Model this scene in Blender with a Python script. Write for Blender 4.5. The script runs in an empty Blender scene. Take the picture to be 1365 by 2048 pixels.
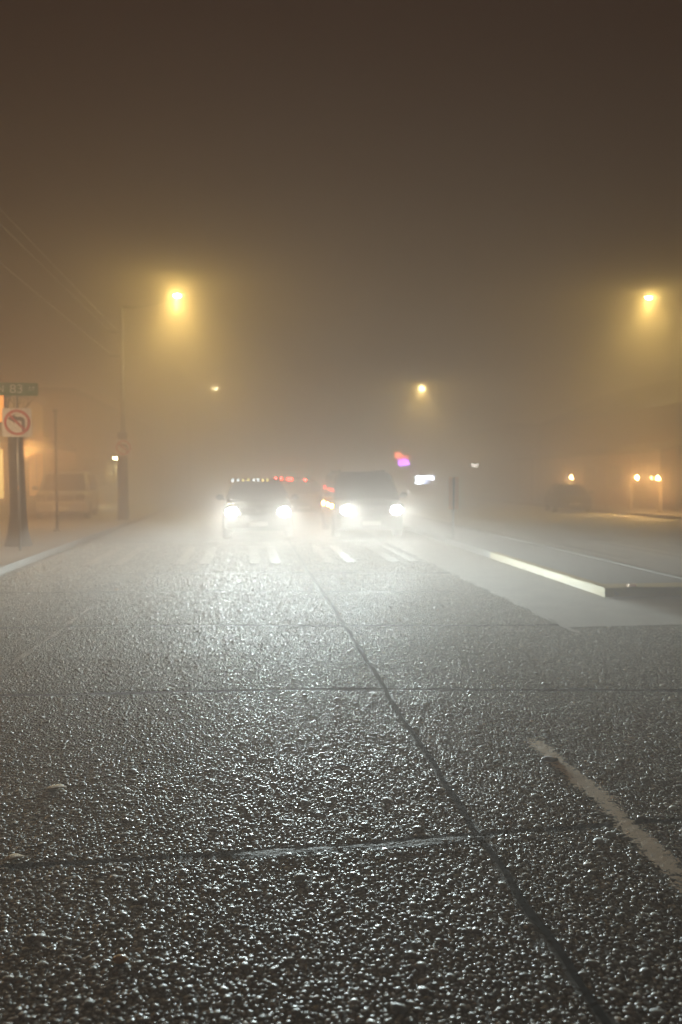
import bpy, math, random
import numpy as np
from mathutils import Vector, Matrix, Euler

random.seed(7)
rng = np.random.default_rng(11)
sc = bpy.context.scene
COL = sc.collection
R = math.radians

# ------------------------------------------------------------------ camera
CAMH, FPX, PW, PH = 1.75, 1540.0, 1365.0, 2048.0
PITCH, YAW = math.atan(69 / FPX), math.atan(179.5 / FPX)
cd = bpy.data.cameras.new('camera')
cam = bpy.data.objects.new('camera', cd)
COL.objects.link(cam)
cam.location = (0, 0, CAMH)
cam.rotation_euler = Euler((R(90) - PITCH, 0, -YAW), 'XYZ')
cd.sensor_fit = 'VERTICAL'
cd.sensor_height = 36
cd.lens = 36 * FPX / PH
cd.clip_start, cd.clip_end = 0.05, 2000
cd.dof.use_dof = True
cd.dof.focus_distance = 4.5
cd.dof.aperture_fstop = 1.6
sc.camera = cam
CM = Matrix.Translation(cam.location) @ cam.rotation_euler.to_matrix().to_4x4()

def ray(px, py):
    d = Vector(((px - PW / 2) / FPX, (PH / 2 - py) / FPX, -1.0))
    return (CM.to_3x3() @ d).normalized()

def at(px, py, Y=None, X=None, Z=None):
    """world point seen at a photo pixel, at a given depth Y, side distance X or height Z"""
    d = ray(px, py)
    if Y is not None: t = Y / d.y
    elif X is not None: t = X / d.x
    else: t = (Z - CAMH) / d.z
    return Vector(cam.location) + d * t

# ------------------------------------------------------------------ materials
def mat(name, col, rough=0.6, metal=0.0, noise=0.0, nscale=8.0, bump=0.0, emit=None, estr=0.0, spec=0.5, coat=0.0):
    m = bpy.data.materials.new(name)
    m.use_nodes = True
    nt = m.node_tree
    b = nt.nodes['Principled BSDF']
    b.inputs['Base Color'].default_value = (*col, 1)
    b.inputs['Roughness'].default_value = rough
    b.inputs['Metallic'].default_value = metal
    b.inputs['Specular IOR Level'].default_value = spec
    b.inputs['Coat Weight'].default_value = coat
    if emit:
        b.inputs['Emission Color'].default_value = (*emit, 1)
        b.inputs['Emission Strength'].default_value = estr
    if noise or bump:
        tc = nt.nodes.new('ShaderNodeTexCoord')
        n = nt.nodes.new('ShaderNodeTexNoise')
        n.inputs['Scale'].default_value = nscale
        n.inputs['Detail'].default_value = 6
        nt.links.new(tc.outputs['Object'], n.inputs['Vector'])
        if noise:
            mx = nt.nodes.new('ShaderNodeMix'); mx.data_type = 'RGBA'
            mx.inputs[6].default_value = (*[c * (1 - noise) for c in col], 1)
            mx.inputs[7].default_value = (*[min(1, c * (1 + noise)) for c in col], 1)
            nt.links.new(n.outputs['Fac'], mx.inputs[0])
            nt.links.new(mx.outputs[2], b.inputs['Base Color'])
        if bump:
            bp = nt.nodes.new('ShaderNodeBump')
            bp.inputs['Strength'].default_value = bump
            bp.inputs['Distance'].default_value = 0.02
            nt.links.new(n.outputs['Fac'], bp.inputs['Height'])
            nt.links.new(bp.outputs[0], b.inputs['Normal'])
    return m

M = {}
M['black_paint'] = mat('black_paint', (.012, .013, .015), .25, coat=.6)
M['grey_paint'] = mat('grey_paint', (.03, .032, .035), .28, .2, coat=.6)
M['navy_paint'] = mat('navy_paint', (.02, .022, .03), .3, coat=.6)
M['glass'] = mat('dark_glass', (.01, .011, .012), .05, spec=.7)
M['plastic'] = mat('black_plastic', (.015, .015, .016), .6, noise=.3, nscale=30)
M['chrome'] = mat('chrome', (.5, .5, .5), .2, 1.0)
M['rubber'] = mat('rubber', (.02, .02, .02), .85, noise=.3, nscale=25)
M['plate'] = mat('plate_white', (.6, .6, .58), .5, noise=.08)
M['galv'] = mat('galvanised_steel', (.32, .33, .33), .45, .7, noise=.2, nscale=14)
M['pole_grey'] = mat('painted_pole', (.04, .04, .038), .85, 0, noise=.25, nscale=6)
M['bark'] = mat('bark', (.035, .027, .02), .9, noise=.5, nscale=14, bump=.6)
M['twig'] = mat('pale_twig', (.2, .16, .12), .9, noise=.3, nscale=14)
M['silver_paint'] = mat('silver_paint', (.3, .3, .29), .4, .3, coat=.4)
M['post_grey'] = mat('light_post', (.25, .24, .22), .7, noise=.2)
M['wood_pole'] = mat('weathered_wood', (.07, .055, .04), .9, noise=.4, nscale=10, bump=.4)
M['wire'] = mat('wire', (.8, .78, .72), .35, .3, noise=.1)
M['sign_white'] = mat('sign_white', (.85, .82, .78), .5, noise=.05, nscale=20)
M['sign_red'] = mat('sign_red', (.62, .025, .03), .5, noise=.08, nscale=20)
M['sign_black'] = mat('sign_black', (.015, .015, .015), .5)
M['sign_green'] = mat('sign_green', (.012, .17, .035), .45, noise=.1, nscale=15)
M['marker_orange'] = mat('marker_orange', (.92, .5, .27), .5, noise=.12, nscale=18)
M['marker_dark'] = mat('marker_dark', (.05, .03, .02), .6)
M['wall_stucco'] = mat('stucco', (.42, .31, .22), .9, noise=.15, nscale=3, bump=.3)
M['wall_brick'] = mat('dark_brick', (.2, .11, .075), .9, noise=.3, nscale=8, bump=.4)
M['wall_grey'] = mat('grey_wall', (.24, .22, .2), .9, noise=.2, nscale=4, bump=.3)
M['roofing'] = mat('roofing', (.05, .045, .042), .9, noise=.3, nscale=6)
M['awning'] = mat('awning_cloth', (.05, .022, .016), .85, noise=.25, nscale=9)
M['trim'] = mat('trim_wood', (.3, .24, .18), .7, noise=.15, nscale=9)
M['dark_window'] = mat('dark_window', (.02, .02, .02), .08, spec=.6)
M['hedge'] = mat('hedge_leaf', (.04, .055, .025), .7, noise=.5, nscale=5)
M['leaf'] = mat('dry_leaf', (.42, .3, .17), .75, noise=.3, nscale=40, bump=.3)
M['stone_orange'] = mat('orange_stone', (.85, .42, .1), .35, noise=.3, nscale=60)
M['stone_blue'] = mat('blue_grey_stone', (.3, .32, .36), .35, noise=.25, nscale=50)

def glow(name, col, strength, sampling=None):
    m = bpy.data.materials.new(name); m.use_nodes = True
    nt = m.node_tree
    nt.nodes.remove(nt.nodes['Principled BSDF'])
    e = nt.nodes.new('ShaderNodeEmission')
    e.inputs[0].default_value = (*col, 1); e.inputs[1].default_value = strength
    nt.links.new(e.outputs[0], nt.nodes['Material Output'].inputs[0])
    if sampling: m.cycles.emission_sampling = sampling
    return m

SODIUM = (1.0, .73, .21)
M['lamp_lens'] = glow('street_lamp_lens', (1, .8, .36), 600)
M['lamp_lens_far'] = glow('far_street_lamp_lens', (1, .85, .4), 16000)
M['lamp_lens_dim'] = glow('dim_street_lamp_lens', (1, .88, .5), 900)
M['head_lens'] = glow('headlight_lens', (.95, .98, 1), 150)
M['bar_white'] = glow('light_bar_white', (.85, .95, 1), 12)
M['bar_amber'] = glow('light_bar_amber', (1, .68, .15), 12)
M['bar_red'] = glow('light_bar_red', (1, .03, .02), 130)
M['turn_amber'] = glow('turn_signal', (1, .4, .08), 500)
M['lantern'] = glow('lantern_bulb', (1, .6, .2), 600)
M['lantern_pale'] = glow('pale_lantern_bulb', (1, .9, .45), 160)
M['win_warm'] = glow('lit_window', (1, .5, .16), 1.6)
M['win_bright'] = glow('bright_window', (1, .62, .2), 4.0)
M['sign_orange_lit'] = glow('orange_lit_sign', (1, .33, .06), 4.0)
M['sign_white_lit'] = glow('white_lit_sign', (.75, .87, 1), 150)
M['sign_blue_lit'] = glow('blue_lit_sign', (.5, .6, 1), 60)
M['neon_red'] = glow('neon_red', (1, .16, .07), 120)
M['neon_magenta'] = glow('neon_magenta', (1, .05, .4), 180)
M['neon_violet'] = glow('neon_violet', (.5, .12, 1), 180)
M['sign_pale_lit'] = glow('pale_lit_sign', (1, .92, .82), 30)

# ------------------------------------------------------------------ mesh builder
class MB:
    def __init__(s): s.v, s.f, s.mi, s.mats, s.sm = [], [], [], [], []
    def _m(s, m):
        if m not in s.mats: s.mats.append(m)
        return s.mats.index(m)
    def add(s, vs, fs, m=None, smooth=False):
        b = len(s.v); s.v += [tuple(v) for v in vs]
        k = s._m(m)
        for f in fs:
            s.f.append([i + b for i in f]); s.mi.append(k); s.sm.append(smooth)
        return s
    def box(s, x0, x1, y0, y1, z0, z1, m=None):
        vs = [(x, y, z) for z in (z0, z1) for y in (y0, y1) for x in (x0, x1)]
        return s.add(vs, [(0, 2, 3, 1), (4, 5, 7, 6), (0, 1, 5, 4), (2, 6, 7, 3), (0, 4, 6, 2), (1, 3, 7, 5)], m)
    def bbox(s, x0, x1, y0, y1, z0, z1, b=.02, m=None):
        """box with chamfered edges"""
        import bmesh
        bm = bmesh.new()
        vs = [bm.verts.new((x, y, z)) for z in (z0, z1) for y in (y0, y1) for x in (x0, x1)]
        for f in [(0, 2, 3, 1), (4, 5, 7, 6), (0, 1, 5, 4), (2, 6, 7, 3), (0, 4, 6, 2), (1, 3, 7, 5)]:
            bm.faces.new([vs[i] for i in f])
        bmesh.ops.bevel(bm, geom=bm.edges[:], offset=b, segments=2, affect='EDGES', profile=.5)
        bm.verts.index_update()
        s.add([v.co[:] for v in bm.verts], [[v.index for v in f.verts] for f in bm.faces], m)
        bm.free(); return s
    def tube(s, pts, rad, n=10, m=None, cap=True):
        pts = [Vector(p) for p in pts]
        if not hasattr(rad, '__len__'): rad = [rad] * len(pts)
        vs, fs = [], []
        for i, p in enumerate(pts):
            t = (pts[min(i + 1, len(pts) - 1)] - pts[max(i - 1, 0)]).normalized()
            a = t.orthogonal().normalized() if i == 0 else (u - t * u.dot(t)).normalized()
            u = a; w = t.cross(u)
            for k in range(n):
                c = 2 * math.pi * k / n
                vs.append(p + (u * math.cos(c) + w * math.sin(c)) * rad[i])
        for i in range(len(pts) - 1):
            for k in range(n):
                fs.append((i * n + k, i * n + (k + 1) % n, (i + 1) * n + (k + 1) % n, (i + 1) * n + k))
        if cap:
            fs.append(tuple(range(n))[::-1]); fs.append(tuple(range((len(pts) - 1) * n, len(pts) * n)))
        return s.add(vs, fs, m, True)
    def loft(s, rings, m=None, cap=True, smooth=True):
        n = len(rings[0]); vs = [p for r in rings for p in r]; fs = []
        for i in range(len(rings) - 1):
            for k in range(n):
                fs.append((i * n + k, i * n + (k + 1) % n, (i + 1) * n + (k + 1) % n, (i + 1) * n + k))
        if cap:
            fs.append(tuple(range(n))[::-1]); fs.append(tuple(range((len(rings) - 1) * n, len(rings) * n)))
        return s.add(vs, fs, m, smooth)
    def ellipsoid(s, c, r, m=None, nu=16, nv=10):
        vs, fs = [], []
        for j in range(nv + 1):
            t = math.pi * j / nv
            for i in range(nu):
                p = 2 * math.pi * i / nu
                vs.append((c[0] + r[0] * math.sin(t) * math.cos(p), c[1] + r[1] * math.sin(t) * math.sin(p), c[2] + r[2] * math.cos(t)))
        for j in range(nv):
            for i in range(nu):
                fs.append((j * nu + i, (j + 1) * nu + i, (j + 1) * nu + (i + 1) % nu, j * nu + (i + 1) % nu))
        return s.add(vs, fs, m, True)
    def prism(s, poly, axis, a0, a1, m=None):
        """polygon (2-D) extruded along an axis: 'x' uses (y,z), 'y' uses (x,z), 'z' uses (x,y)"""
        def P(p, a): return {'x': (a, p[0], p[1]), 'y': (p[0], a, p[1]), 'z': (p[0], p[1], a)}[axis]
        n = len(poly); vs = [P(p, a0) for p in poly] + [P(p, a1) for p in poly]
        fs = [tuple(range(n))[::-1], tuple(range(n, 2 * n))] + [(k, (k + 1) % n, n + (k + 1) % n, n + k) for k in range(n)]
        return s.add(vs, fs, m)
    def build(s, name, m=None, parent=None, loc=None):
        me = bpy.data.meshes.new(name)
        me.from_pydata(s.v, [], s.f)
        for k in s.mats: me.materials.append(M[k or m])
        me.polygons.foreach_set('material_index', s.mi)
        me.polygons.foreach_set('use_smooth', s.sm)
        me.update()
        import bmesh
        bm = bmesh.new(); bm.from_mesh(me); bmesh.ops.recalc_face_normals(bm, faces=bm.faces[:]); bm.to_mesh(me); bm.free()
        o = bpy.data.objects.new(name, me); COL.objects.link(o)
        if parent: o.parent = parent
        if loc is not None: o.location = loc
        return o

def tag(o, label, cat, group=None):
    o['label'] = label; o['category'] = cat
    if group: o['group'] = group
    return o
def thing(name, label, cat, loc=(0, 0, 0), rz=0, group=None):
    o = bpy.data.objects.new(name, None); COL.objects.link(o)
    o.empty_display_size = .2
    o.location = loc; o.rotation_euler = (0, 0, rz)
    return tag(o, label, cat, group)
def struct(o, kind='structure'):
    o['kind'] = kind; return o
def copy_tree(o, parent=None):
    c = o.copy(); COL.objects.link(c)
    if parent: c.parent = parent
    for ch in list(o.children): copy_tree(ch, c)
    return c
def rrect(w, h, r, n=5, cx=0, cy=0):
    pts = []
    for (sx, sy, a0) in ((1, 1, 0), (-1, 1, 90), (-1, -1, 180), (1, -1, 270)):
        for k in range(n + 1):
            a = R(a0 + 90 * k / n)
            pts.append((cx + sx * (w - r) + r * math.cos(a), cy + sy * (h - r) + r * math.sin(a)))
    return pts

# ------------------------------------------------------------------ ground and road
gm = mat('dark_ground', (.06, .055, .05), .9, noise=.3, nscale=.6)
M['ground'] = gm
g = MB().add([(-140, -34, -.02), (140, -34, -.02), (140, 250, -.02), (-140, 250, -.02)], [(0, 1, 2, 3)])
struct(g.build('ground', 'ground'))

def aggregate_material():
    """exposed-aggregate concrete: pebbles as cells, damp"""
    m = bpy.data.materials.new('exposed_aggregate'); m.use_nodes = True
    nt = m.node_tree; b = nt.nodes['Principled BSDF']
    N = nt.nodes.new; L = nt.links.new
    tc = N('ShaderNodeTexCoord')
    v = N('ShaderNodeTexVoronoi'); v.inputs['Scale'].default_value = 42
    L(tc.outputs['Object'], v.inputs['Vector'])
    sub = N('ShaderNodeSeparateColor'); L(v.outputs['Color'], sub.inputs[0])
    ramp = N('ShaderNodeValToRGB')
    ramp.color_ramp.elements[0].color = (.07, .068, .06, 1)
    ramp.color_ramp.elements[1].color = (.3, .29, .26, 1)
    L(sub.outputs[0], ramp.inputs[0])
    big = N('ShaderNodeTexNoise'); big.inputs['Scale'].default_value = .7; big.inputs['Detail'].default_value = 5
    L(tc.outputs['Object'], big.inputs['Vector'])
    mp = N('ShaderNodeMapRange'); mp.inputs[1].default_value = .3; mp.inputs[2].default_value = .7
    mp.inputs[3].default_value = .6; mp.inputs[4].default_value = 1.1
    L(big.outputs['Fac'], mp.inputs[0])
    mul = N('ShaderNodeMix'); mul.data_type = 'RGBA'; mul.blend_type = 'MULTIPLY'; mul.inputs[0].default_value = 1
    L(ramp.outputs[0], mul.inputs[6]); L(mp.outputs[0], mul.inputs[7])
    L(mul.outputs[2], b.inputs['Base Color'])
    b.inputs['Roughness'].default_value = .8
    b.inputs['Specular IOR Level'].default_value = .15
    bp = N('ShaderNodeBump'); bp.inputs['Strength'].default_value = .9; bp.inputs['Distance'].default_value = .008; bp.invert = True
    L(v.outputs['Distance'], bp.inputs['Height']); L(bp.outputs[0], b.inputs['Normal'])
    return m
M['aggregate'] = aggregate_material()
M['mortar_bed'] = mat('mortar_bed', (.1, .098, .08), .7, noise=.45, nscale=60, bump=.5)
M['smooth_concrete'] = mat('smooth_concrete', (.45, .43, .39), .75, noise=.25, nscale=2.5, bump=.15)
M['kerb_concrete'] = mat('kerb_concrete', (.13, .12, .105), .8, noise=.2, nscale=6, bump=.2)
M['mortar_pale'] = mat('pale_mortar', (.17, .165, .145), .7, noise=.35, nscale=45, bump=.5)
M['paving'] = mat('pavement_concrete', (.2, .18, .155), .85, noise=.2, nscale=4, bump=.2)

YP = 21.0          # real pebbles up to here, bump beyond
XL, XR = -4.6, 4.6
APX, APY = 3.66, 8.55   # the smooth apron starts here
XLp, XRp = -9.0, 11.0
g = MB()
def sheet(x0, x1, y0, y1, z=0, m=None): g.add([(x0, y0, z), (x1, y0, z), (x1, y1, z), (x0, y1, z)], [(0, 1, 2, 3)], m)
sheet(XLp, XRp, 1.6, YP, 0, 'mortar_bed')
sheet(-75, 75, -33, 1.6, 0, 'aggregate')
sheet(-75, XLp, 1.6, YP, 0, 'aggregate')
sheet(XRp, 75, 1.6, YP, 0, 'aggregate')
sheet(-75, 75, YP, 240, 0, 'aggregate')
struct(g.build('road', 'aggregate'))

g = MB()
g.add([(APX, APY, .005), (60, APY, .005), (60, 90, .005), (APX, 90, .005)], [(0, 1, 2, 3)])
struct(g.build('concrete_apron', 'smooth_concrete'))

# joints ------------------------------------------------------------
SEAM = [(1215 + 34, 2098), (1215, 2048), (1130, 1925), (1060, 1830), (1010, 1745), (960, 1672), (880, 1550), (800, 1428), (745, 1338), (700, 1268), (660, 1205), (620, 1148)]
SEAMP = [at(px, py, Z=0) for px, py in SEAM]
SEAMP.append(Vector((1.02, 30, 0)))
JOINTS = [  # each a polyline in photo pixels dropped on the ground
    [(-300, 1752), (0, 1734), (240, 1722), (470, 1707), (700, 1690), (960, 1668), (1130, 1658), (1365, 1640), (1700, 1610)],
    [(-200, 1392), (0, 1391), (230, 1388), (520, 1380), (760, 1379), (1100, 1381), (1365, 1381), (1700, 1381)],
    [(-100, 1258), (150, 1254), (420, 1251), (700, 1252), (1000, 1251), (1250, 1250)],
    [(0, 1186), (500, 1183), (900, 1184)],
    [(300, 1147), (620, 1146), (900, 1146)],
]
JW = [.03, .05, .07, .08, .14]
M['joint_gap'] = mat('joint_gap', (.012, .012, .011), .95, spec=.1, noise=.4, nscale=30)
M['tar_seam'] = mat('tar_seam', (.004, .006, .006), 1.0, spec=.1, noise=.4, nscale=25, bump=.3)
def resample(pts, step):
    out = [pts[0]]
    for a, b in zip(pts, pts[1:]):
        n = max(1, int((b - a).length / step))
        out += [a.lerp(b, k / n) for k in range(1, n + 1)]
    return out
def ribbon(name, pts, w, z, m, wobk=1.0, jit=.15, taper=False):
    pts = resample([Vector(p) for p in pts], .06)
    vs, fs = [], []
    ph = random.random() * 9
    for i, p in enumerate(pts):
        t = (pts[min(i + 1, len(pts) - 1)] - pts[max(i - 1, 0)]); t.z = 0; t.normalize()
        nrm = Vector((-t.y, t.x, 0))
        wob = wobk * w * .25 * math.sin(i * .21 + ph) + w * .15 * math.sin(i * .67 + ph * 2)
        ww = w * (1 + jit * math.sin(i * .43 + ph) + random.uniform(-jit, jit) * .6) / 2
        if taper: ww *= min(1, 6 * (i + .3) / len(pts), 6 * (len(pts) - i - .7) / len(pts))
        vs.append((p.x + nrm.x * (ww + wob), p.y + nrm.y * (ww + wob), z))
        vs.append((p.x - nrm.x * (ww - wob), p.y - nrm.y * (ww - wob), z))
        if i: fs.append((2 * i - 2, 2 * i - 1, 2 * i + 1, 2 * i))
    return struct(MB().add(vs, fs).build(name, m))
joint_world = []
for j, w in zip(JOINTS, JW):
    pts = [at(px, py, Z=0) for px, py in j]
    joint_world.append(pts)
    ribbon('road_joint', pts, w, .0035, 'joint_gap', jit=.5)
ribbon('road_seam', SEAMP, .033, .0045, 'tar_seam')
# pale mortar lip on the near side of the first joint
lip = [p + Vector((0, -.035, 0)) for p in joint_world[0][3:6]]
ribbon('mortar_lip', lip, .042, .0075, 'mortar_pale', jit=.6, taper=True)
# pale gutter line beside the apron and at the lane edge on the left
ribbon('gutter_line', [(APX - .03, 8.0, 0), (APX - .02, 20, 0)], .05, .0095, 'smooth_concrete', jit=.6)

def worn_paint(name, col, thr, sc_=14, rough=.6):
    """paint worn away in patches down to the concrete"""
    m = bpy.data.materials.new(name); m.use_nodes = True
    nt = m.node_tree; b = nt.nodes['Principled BSDF']; N = nt.nodes.new; L = nt.links.new
    tc = N('ShaderNodeTexCoord')
    n = N('ShaderNodeTexNoise'); n.inputs['Scale'].default_value = sc_; n.inputs['Detail'].default_value = 8; n.inputs['Roughness'].default_value = .7
    L(tc.outputs['Object'], n.inputs['Vector'])
    mp = N('ShaderNodeMapRange'); mp.inputs[1].default_value = thr - .12; mp.inputs[2].default_value = thr + .12
    L(n.outputs['Fac'], mp.inputs[0])
    mx = N('ShaderNodeMix'); mx.data_type = 'RGBA'
    mx.inputs[6].default_value = (.1, .09, .075, 1); mx.inputs[7].default_value = (*col, 1)
    L(mp.outputs[0], mx.inputs[0]); L(mx.outputs[2], b.inputs['Base Color'])
    bp = N('ShaderNodeBump'); bp.inputs['Strength'].default_value = .6; bp.inputs['Distance'].default_value = .01
    L(n.outputs['Fac'], bp.inputs['Height']); L(bp.outputs[0], b.inputs['Normal'])
    b.inputs['Roughness'].default_value = rough
    return m
M['worn_tan'] = worn_paint('worn_tan_paint', (.62, .48, .31), .38)
M['worn_white'] = worn_paint('worn_white_paint', (.36, .35, .3), .5, 6)
LANE = [(1420, 1815), (1345, 1742), (1275, 1672), (1210, 1608), (1150, 1555), (1095, 1508), (1050, 1468)]
lane_pts = [at(px, py, Z=0) for px, py in LANE]
LANEX = 1.83
def ragged_paint(name, col, thr):
    m = worn_paint(name, col, .3, 30)
    nt = m.node_tree; N = nt.nodes.new; L = nt.links.new
    tc = N('ShaderNodeTexCoord'); n = N('ShaderNodeTexNoise'); n.inputs['Scale'].default_value = 55; n.inputs['Detail'].default_value = 5; n.inputs['Roughness'].default_value = .65
    n2 = N('ShaderNodeTexNoise'); n2.inputs['Scale'].default_value = 5; n2.inputs['Detail'].default_value = 3
    L(tc.outputs['Object'], n.inputs['Vector']); L(tc.outputs['Object'], n2.inputs['Vector'])
    a_ = N('ShaderNodeAttribute'); a_.attribute_name = 'across'
    s1 = N('ShaderNodeMath'); s1.operation = 'MULTIPLY_ADD'; L(a_.outputs['Fac'], s1.inputs[0]); s1.inputs[1].default_value = -.34; L(n.outputs['Fac'], s1.inputs[2])
    s2 = N('ShaderNodeMath'); s2.operation = 'MULTIPLY_ADD'; L(n2.outputs['Fac'], s2.inputs[0]); s2.inputs[1].default_value = .45; L(s1.outputs[0], s2.inputs[2])
    mp = N('ShaderNodeMapRange'); mp.inputs[1].default_value = thr - .04; mp.inputs[2].default_value = thr + .04; L(s2.outputs[0], mp.inputs[0])
    L(mp.outputs[0], nt.nodes['Principled BSDF'].inputs['Alpha'])
    return m
M['ragged_tan'] = ragged_paint('ragged_tan_paint', (.8, .64, .43), .53)
def soft_ribbon(name, pts, w, z, m):
    pts = resample([Vector(p) for p in pts], .05); vs, fs, ac = [], [], []
    for i, p in enumerate(pts):
        t = (pts[min(i + 1, len(pts) - 1)] - pts[max(i - 1, 0)]); t.z = 0; t.normalize(); nrm = Vector((-t.y, t.x, 0))
        e = min(i, len(pts) - 1 - i) / 6
        for k in range(-3, 4):
            vs.append((p.x + nrm.x * w * k / 6, p.y + nrm.y * w * k / 6, z)); ac.append(max(abs(k) / 3, 1 - e) if e < 1 else abs(k) / 3)
        if i:
            for k in range(6): fs.append((7 * i - 7 + k, 7 * i - 6 + k, 7 * i + 1 + k, 7 * i + k))
    o = MB().add(vs, fs).build(name, m)
    at_ = o.data.attributes.new('across', 'FLOAT', 'POINT'); at_.data.foreach_set('value', ac)
    return struct(o)
soft_ribbon('lane_marking', lane_pts, .19, .0105, 'ragged_tan')
LEFT = [(-120, 1440), (0, 1348), (90, 1283), (180, 1217)]
left_pts = [at(px, py, Z=0) for px, py in LEFT]
ribbon('lane_line', left_pts, .045, .008, 'worn_white', jit=.8)

# crossing stripes, in pairs
g = MB()
for x0 in (-4.4, -3.35, -2.8, -1.55, -1.05, -.04, .38, 1.5, 1.95, 2.85, 3.25):
    w = .21 if x0 > -4 else .16
    g.box(x0, x0 + w, 15.6, 19.6, -.01, .009)
for x0 in (7.4, 7.9, 9.2, 9.7, 11, 11.5, 12.8, 13.3, 14.6, 15.1):
    g.box(x0, x0 + .21, 15.6, 19.6, -.01, .009)
struct(g.build('crosswalk_marking', 'worn_white'))

# ------------------------------------------------------------------ pebbles of the exposed aggregate
def seam_x(y):
    ys = np.array([p.y for p in SEAMP]); xs = np.array([p.x for p in SEAMP])
    return np.interp(y, ys, xs)
def poly_y(pts, x):
    xs = np.array([p.x for p in pts]); ys = np.array([p.y for p in pts])
    o = np.argsort(xs); return np.interp(x, xs[o], ys[o])

def dome(nseg, nring):
    """water-worn stone, half sunk: steep rounded sides and a flattish top"""
    prof = {4: [(1.0, -.3), (.95, .2), (.78, .52), (.42, .68)], 3: [(1.0, -.25), (.88, .38), (.5, .65)], 2: [(1.0, -.2), (.72, .55)]}[nring]
    vs, tri = [], []
    for j, (q, z) in enumerate(prof):
        for i in range(nseg):
            a = 2 * math.pi * (i + .5 * (j % 2)) / nseg
            vs.append((q * math.cos(a), q * math.sin(a), z))
    vs.append((0, 0, .72))
    for j in range(nring - 1):
        for i in range(nseg):
            a, b, c, d = j * nseg + i, j * nseg + (i + 1) % nseg, (j + 1) * nseg + (i + 1) % nseg, (j + 1) * nseg + i
            tri += [(a, b, c), (a, c, d)]
    top = len(vs) - 1
    for i in range(nseg):
        tri.append(((nring - 1) * nseg + i, (nring - 1) * nseg + (i + 1) % nseg, top))
    return np.array(vs, dtype=np.float32), np.array(tri, dtype=np.int32)

def pebble_field(y0, y1, pitch, seg, ring):
    xs_all, ys_all = [], []
    y = y0
    row = 0
    while y < y1:
        lo, hi = -.42 * y - .9, .62 * y + .9
        x = np.arange(lo, hi, pitch) + (row % 2) * pitch / 2
        xs_all.append(x); ys_all.append(np.full_like(x, y))
        y += pitch * .87; row += 1
    x = np.concatenate(xs_all); y = np.concatenate(ys_all)
    x = x + rng.uniform(-.33, .33, x.size) * pitch
    y = y + rng.uniform(-.33, .33, y.size) * pitch
    r = pitch * .46 * np.exp(rng.normal(-.04, .24, x.size))
    big = rng.random(x.size) < .022
    r = np.where(big, r * rng.uniform(1.4, 2.1, x.size), r)
    keep = np.abs(x - seam_x(y)) > .016 + r * .8
    for pts, w in zip(joint_world, JW):
        dy = y - poly_y(pts, x)
        keep &= np.abs(dy) > w * .5 + r * .55
    dy = y - poly_y(joint_world[0], x)
    keep &= ~((x > -.33) & (x < .9) & (dy < 0) & (dy > -.06) & (rng.random(x.size) < .8))
    lx = poly_y([Vector((p.y, p.x, 0)) for p in lane_pts], y)
    keep &= ~((np.abs(x - lx) < .066) & (y > 2.5) & (y < lane_pts[-1].y) & (rng.random(x.size) < .45))
    keep &= ~((x > APX - .05) & (y > APY - .03)) & (x > XLp) & (x < XRp)
    keep &= ~((y > 15.55) & (y < 19.65) & (rng.random(x.size) < .5))
    x, y, r, big = x[keep], y[keep], r[keep], big[keep]
    n = x.size
    V, T = dome(seg, ring)
    ax = r * rng.uniform(.85, 1.25, n); ay = r * rng.uniform(.75, 1.05, n)
    az = r * rng.uniform(.42, .8, n)
    th = rng.uniform(0, 2 * np.pi, n)
    tx, ty = rng.normal(0, .1, n), rng.normal(0, .1, n)
    nv = V.shape[0]
    P = np.empty((n, nv, 3), dtype=np.float32)
    jx = 1 + rng.normal(0, .06, (n, nv)); 
    vx = V[None, :, 0] * ax[:, None] * jx; vy = V[None, :, 1] * ay[:, None] * jx
    c, s_ = np.cos(th)[:, None], np.sin(th)[:, None]
    P[:, :, 0] = x[:, None] + vx * c - vy * s_
    P[:, :, 1] = y[:, None] + vx * s_ + vy * c
    zz = V[None, :, 2] * az[:, None]
    P[:, :, 2] = zz + (P[:, :, 0] - x[:, None]) * tx[:, None] + (P[:, :, 1] - y[:, None]) * ty[:, None] + rng.uniform(-.3, .05, n)[:, None] * r[:, None]
    F = (T[None] + (np.arange(n, dtype=np.int32) * nv)[:, None, None])
    tone = np.clip(rng.beta(1.6, 1.9, n), 0, 1); hue = rng.random(n)
    return P.reshape(-1, 3), F.reshape(-1, 3), np.repeat(tone, nv), np.repeat(hue, nv)

fields = [pebble_field(2.0, 4.8, .0215, 9, 4), pebble_field(4.8, 7.6, .022, 8, 3), pebble_field(7.6, 12.5, .025, 6, 2), pebble_field(12.5, YP, .042, 6, 2)]
VV, FF, TT, HH = [], [], [], []
off = 0
for P, F, t, h in fields:
    VV.append(P); FF.append(F + off); TT.append(t); HH.append(h); off += P.shape[0]
VV = np.concatenate(VV).astype(np.float32); FF = np.concatenate(FF).astype(np.int32)
TT = np.concatenate(TT).astype(np.float32); HH = np.concatenate(HH).astype(np.float32)
me = bpy.data.meshes.new('pebbles')
me.vertices.add(VV.shape[0]); me.vertices.foreach_set('co', VV.ravel())
me.loops.add(FF.size); me.loops.foreach_set('vertex_index', FF.ravel())
me.polygons.add(FF.shape[0]); me.polygons.foreach_set('loop_start', np.arange(0, FF.size, 3, dtype=np.int32))
me.polygons.foreach_set('use_smooth', np.ones(FF.shape[0], dtype=bool))
a = me.attributes.new('tone', 'FLOAT', 'POINT'); a.data.foreach_set('value', TT)
a = me.attributes.new('hue', 'FLOAT', 'POINT'); a.data.foreach_set('value', HH)
me.update(calc_edges=True)

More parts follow.
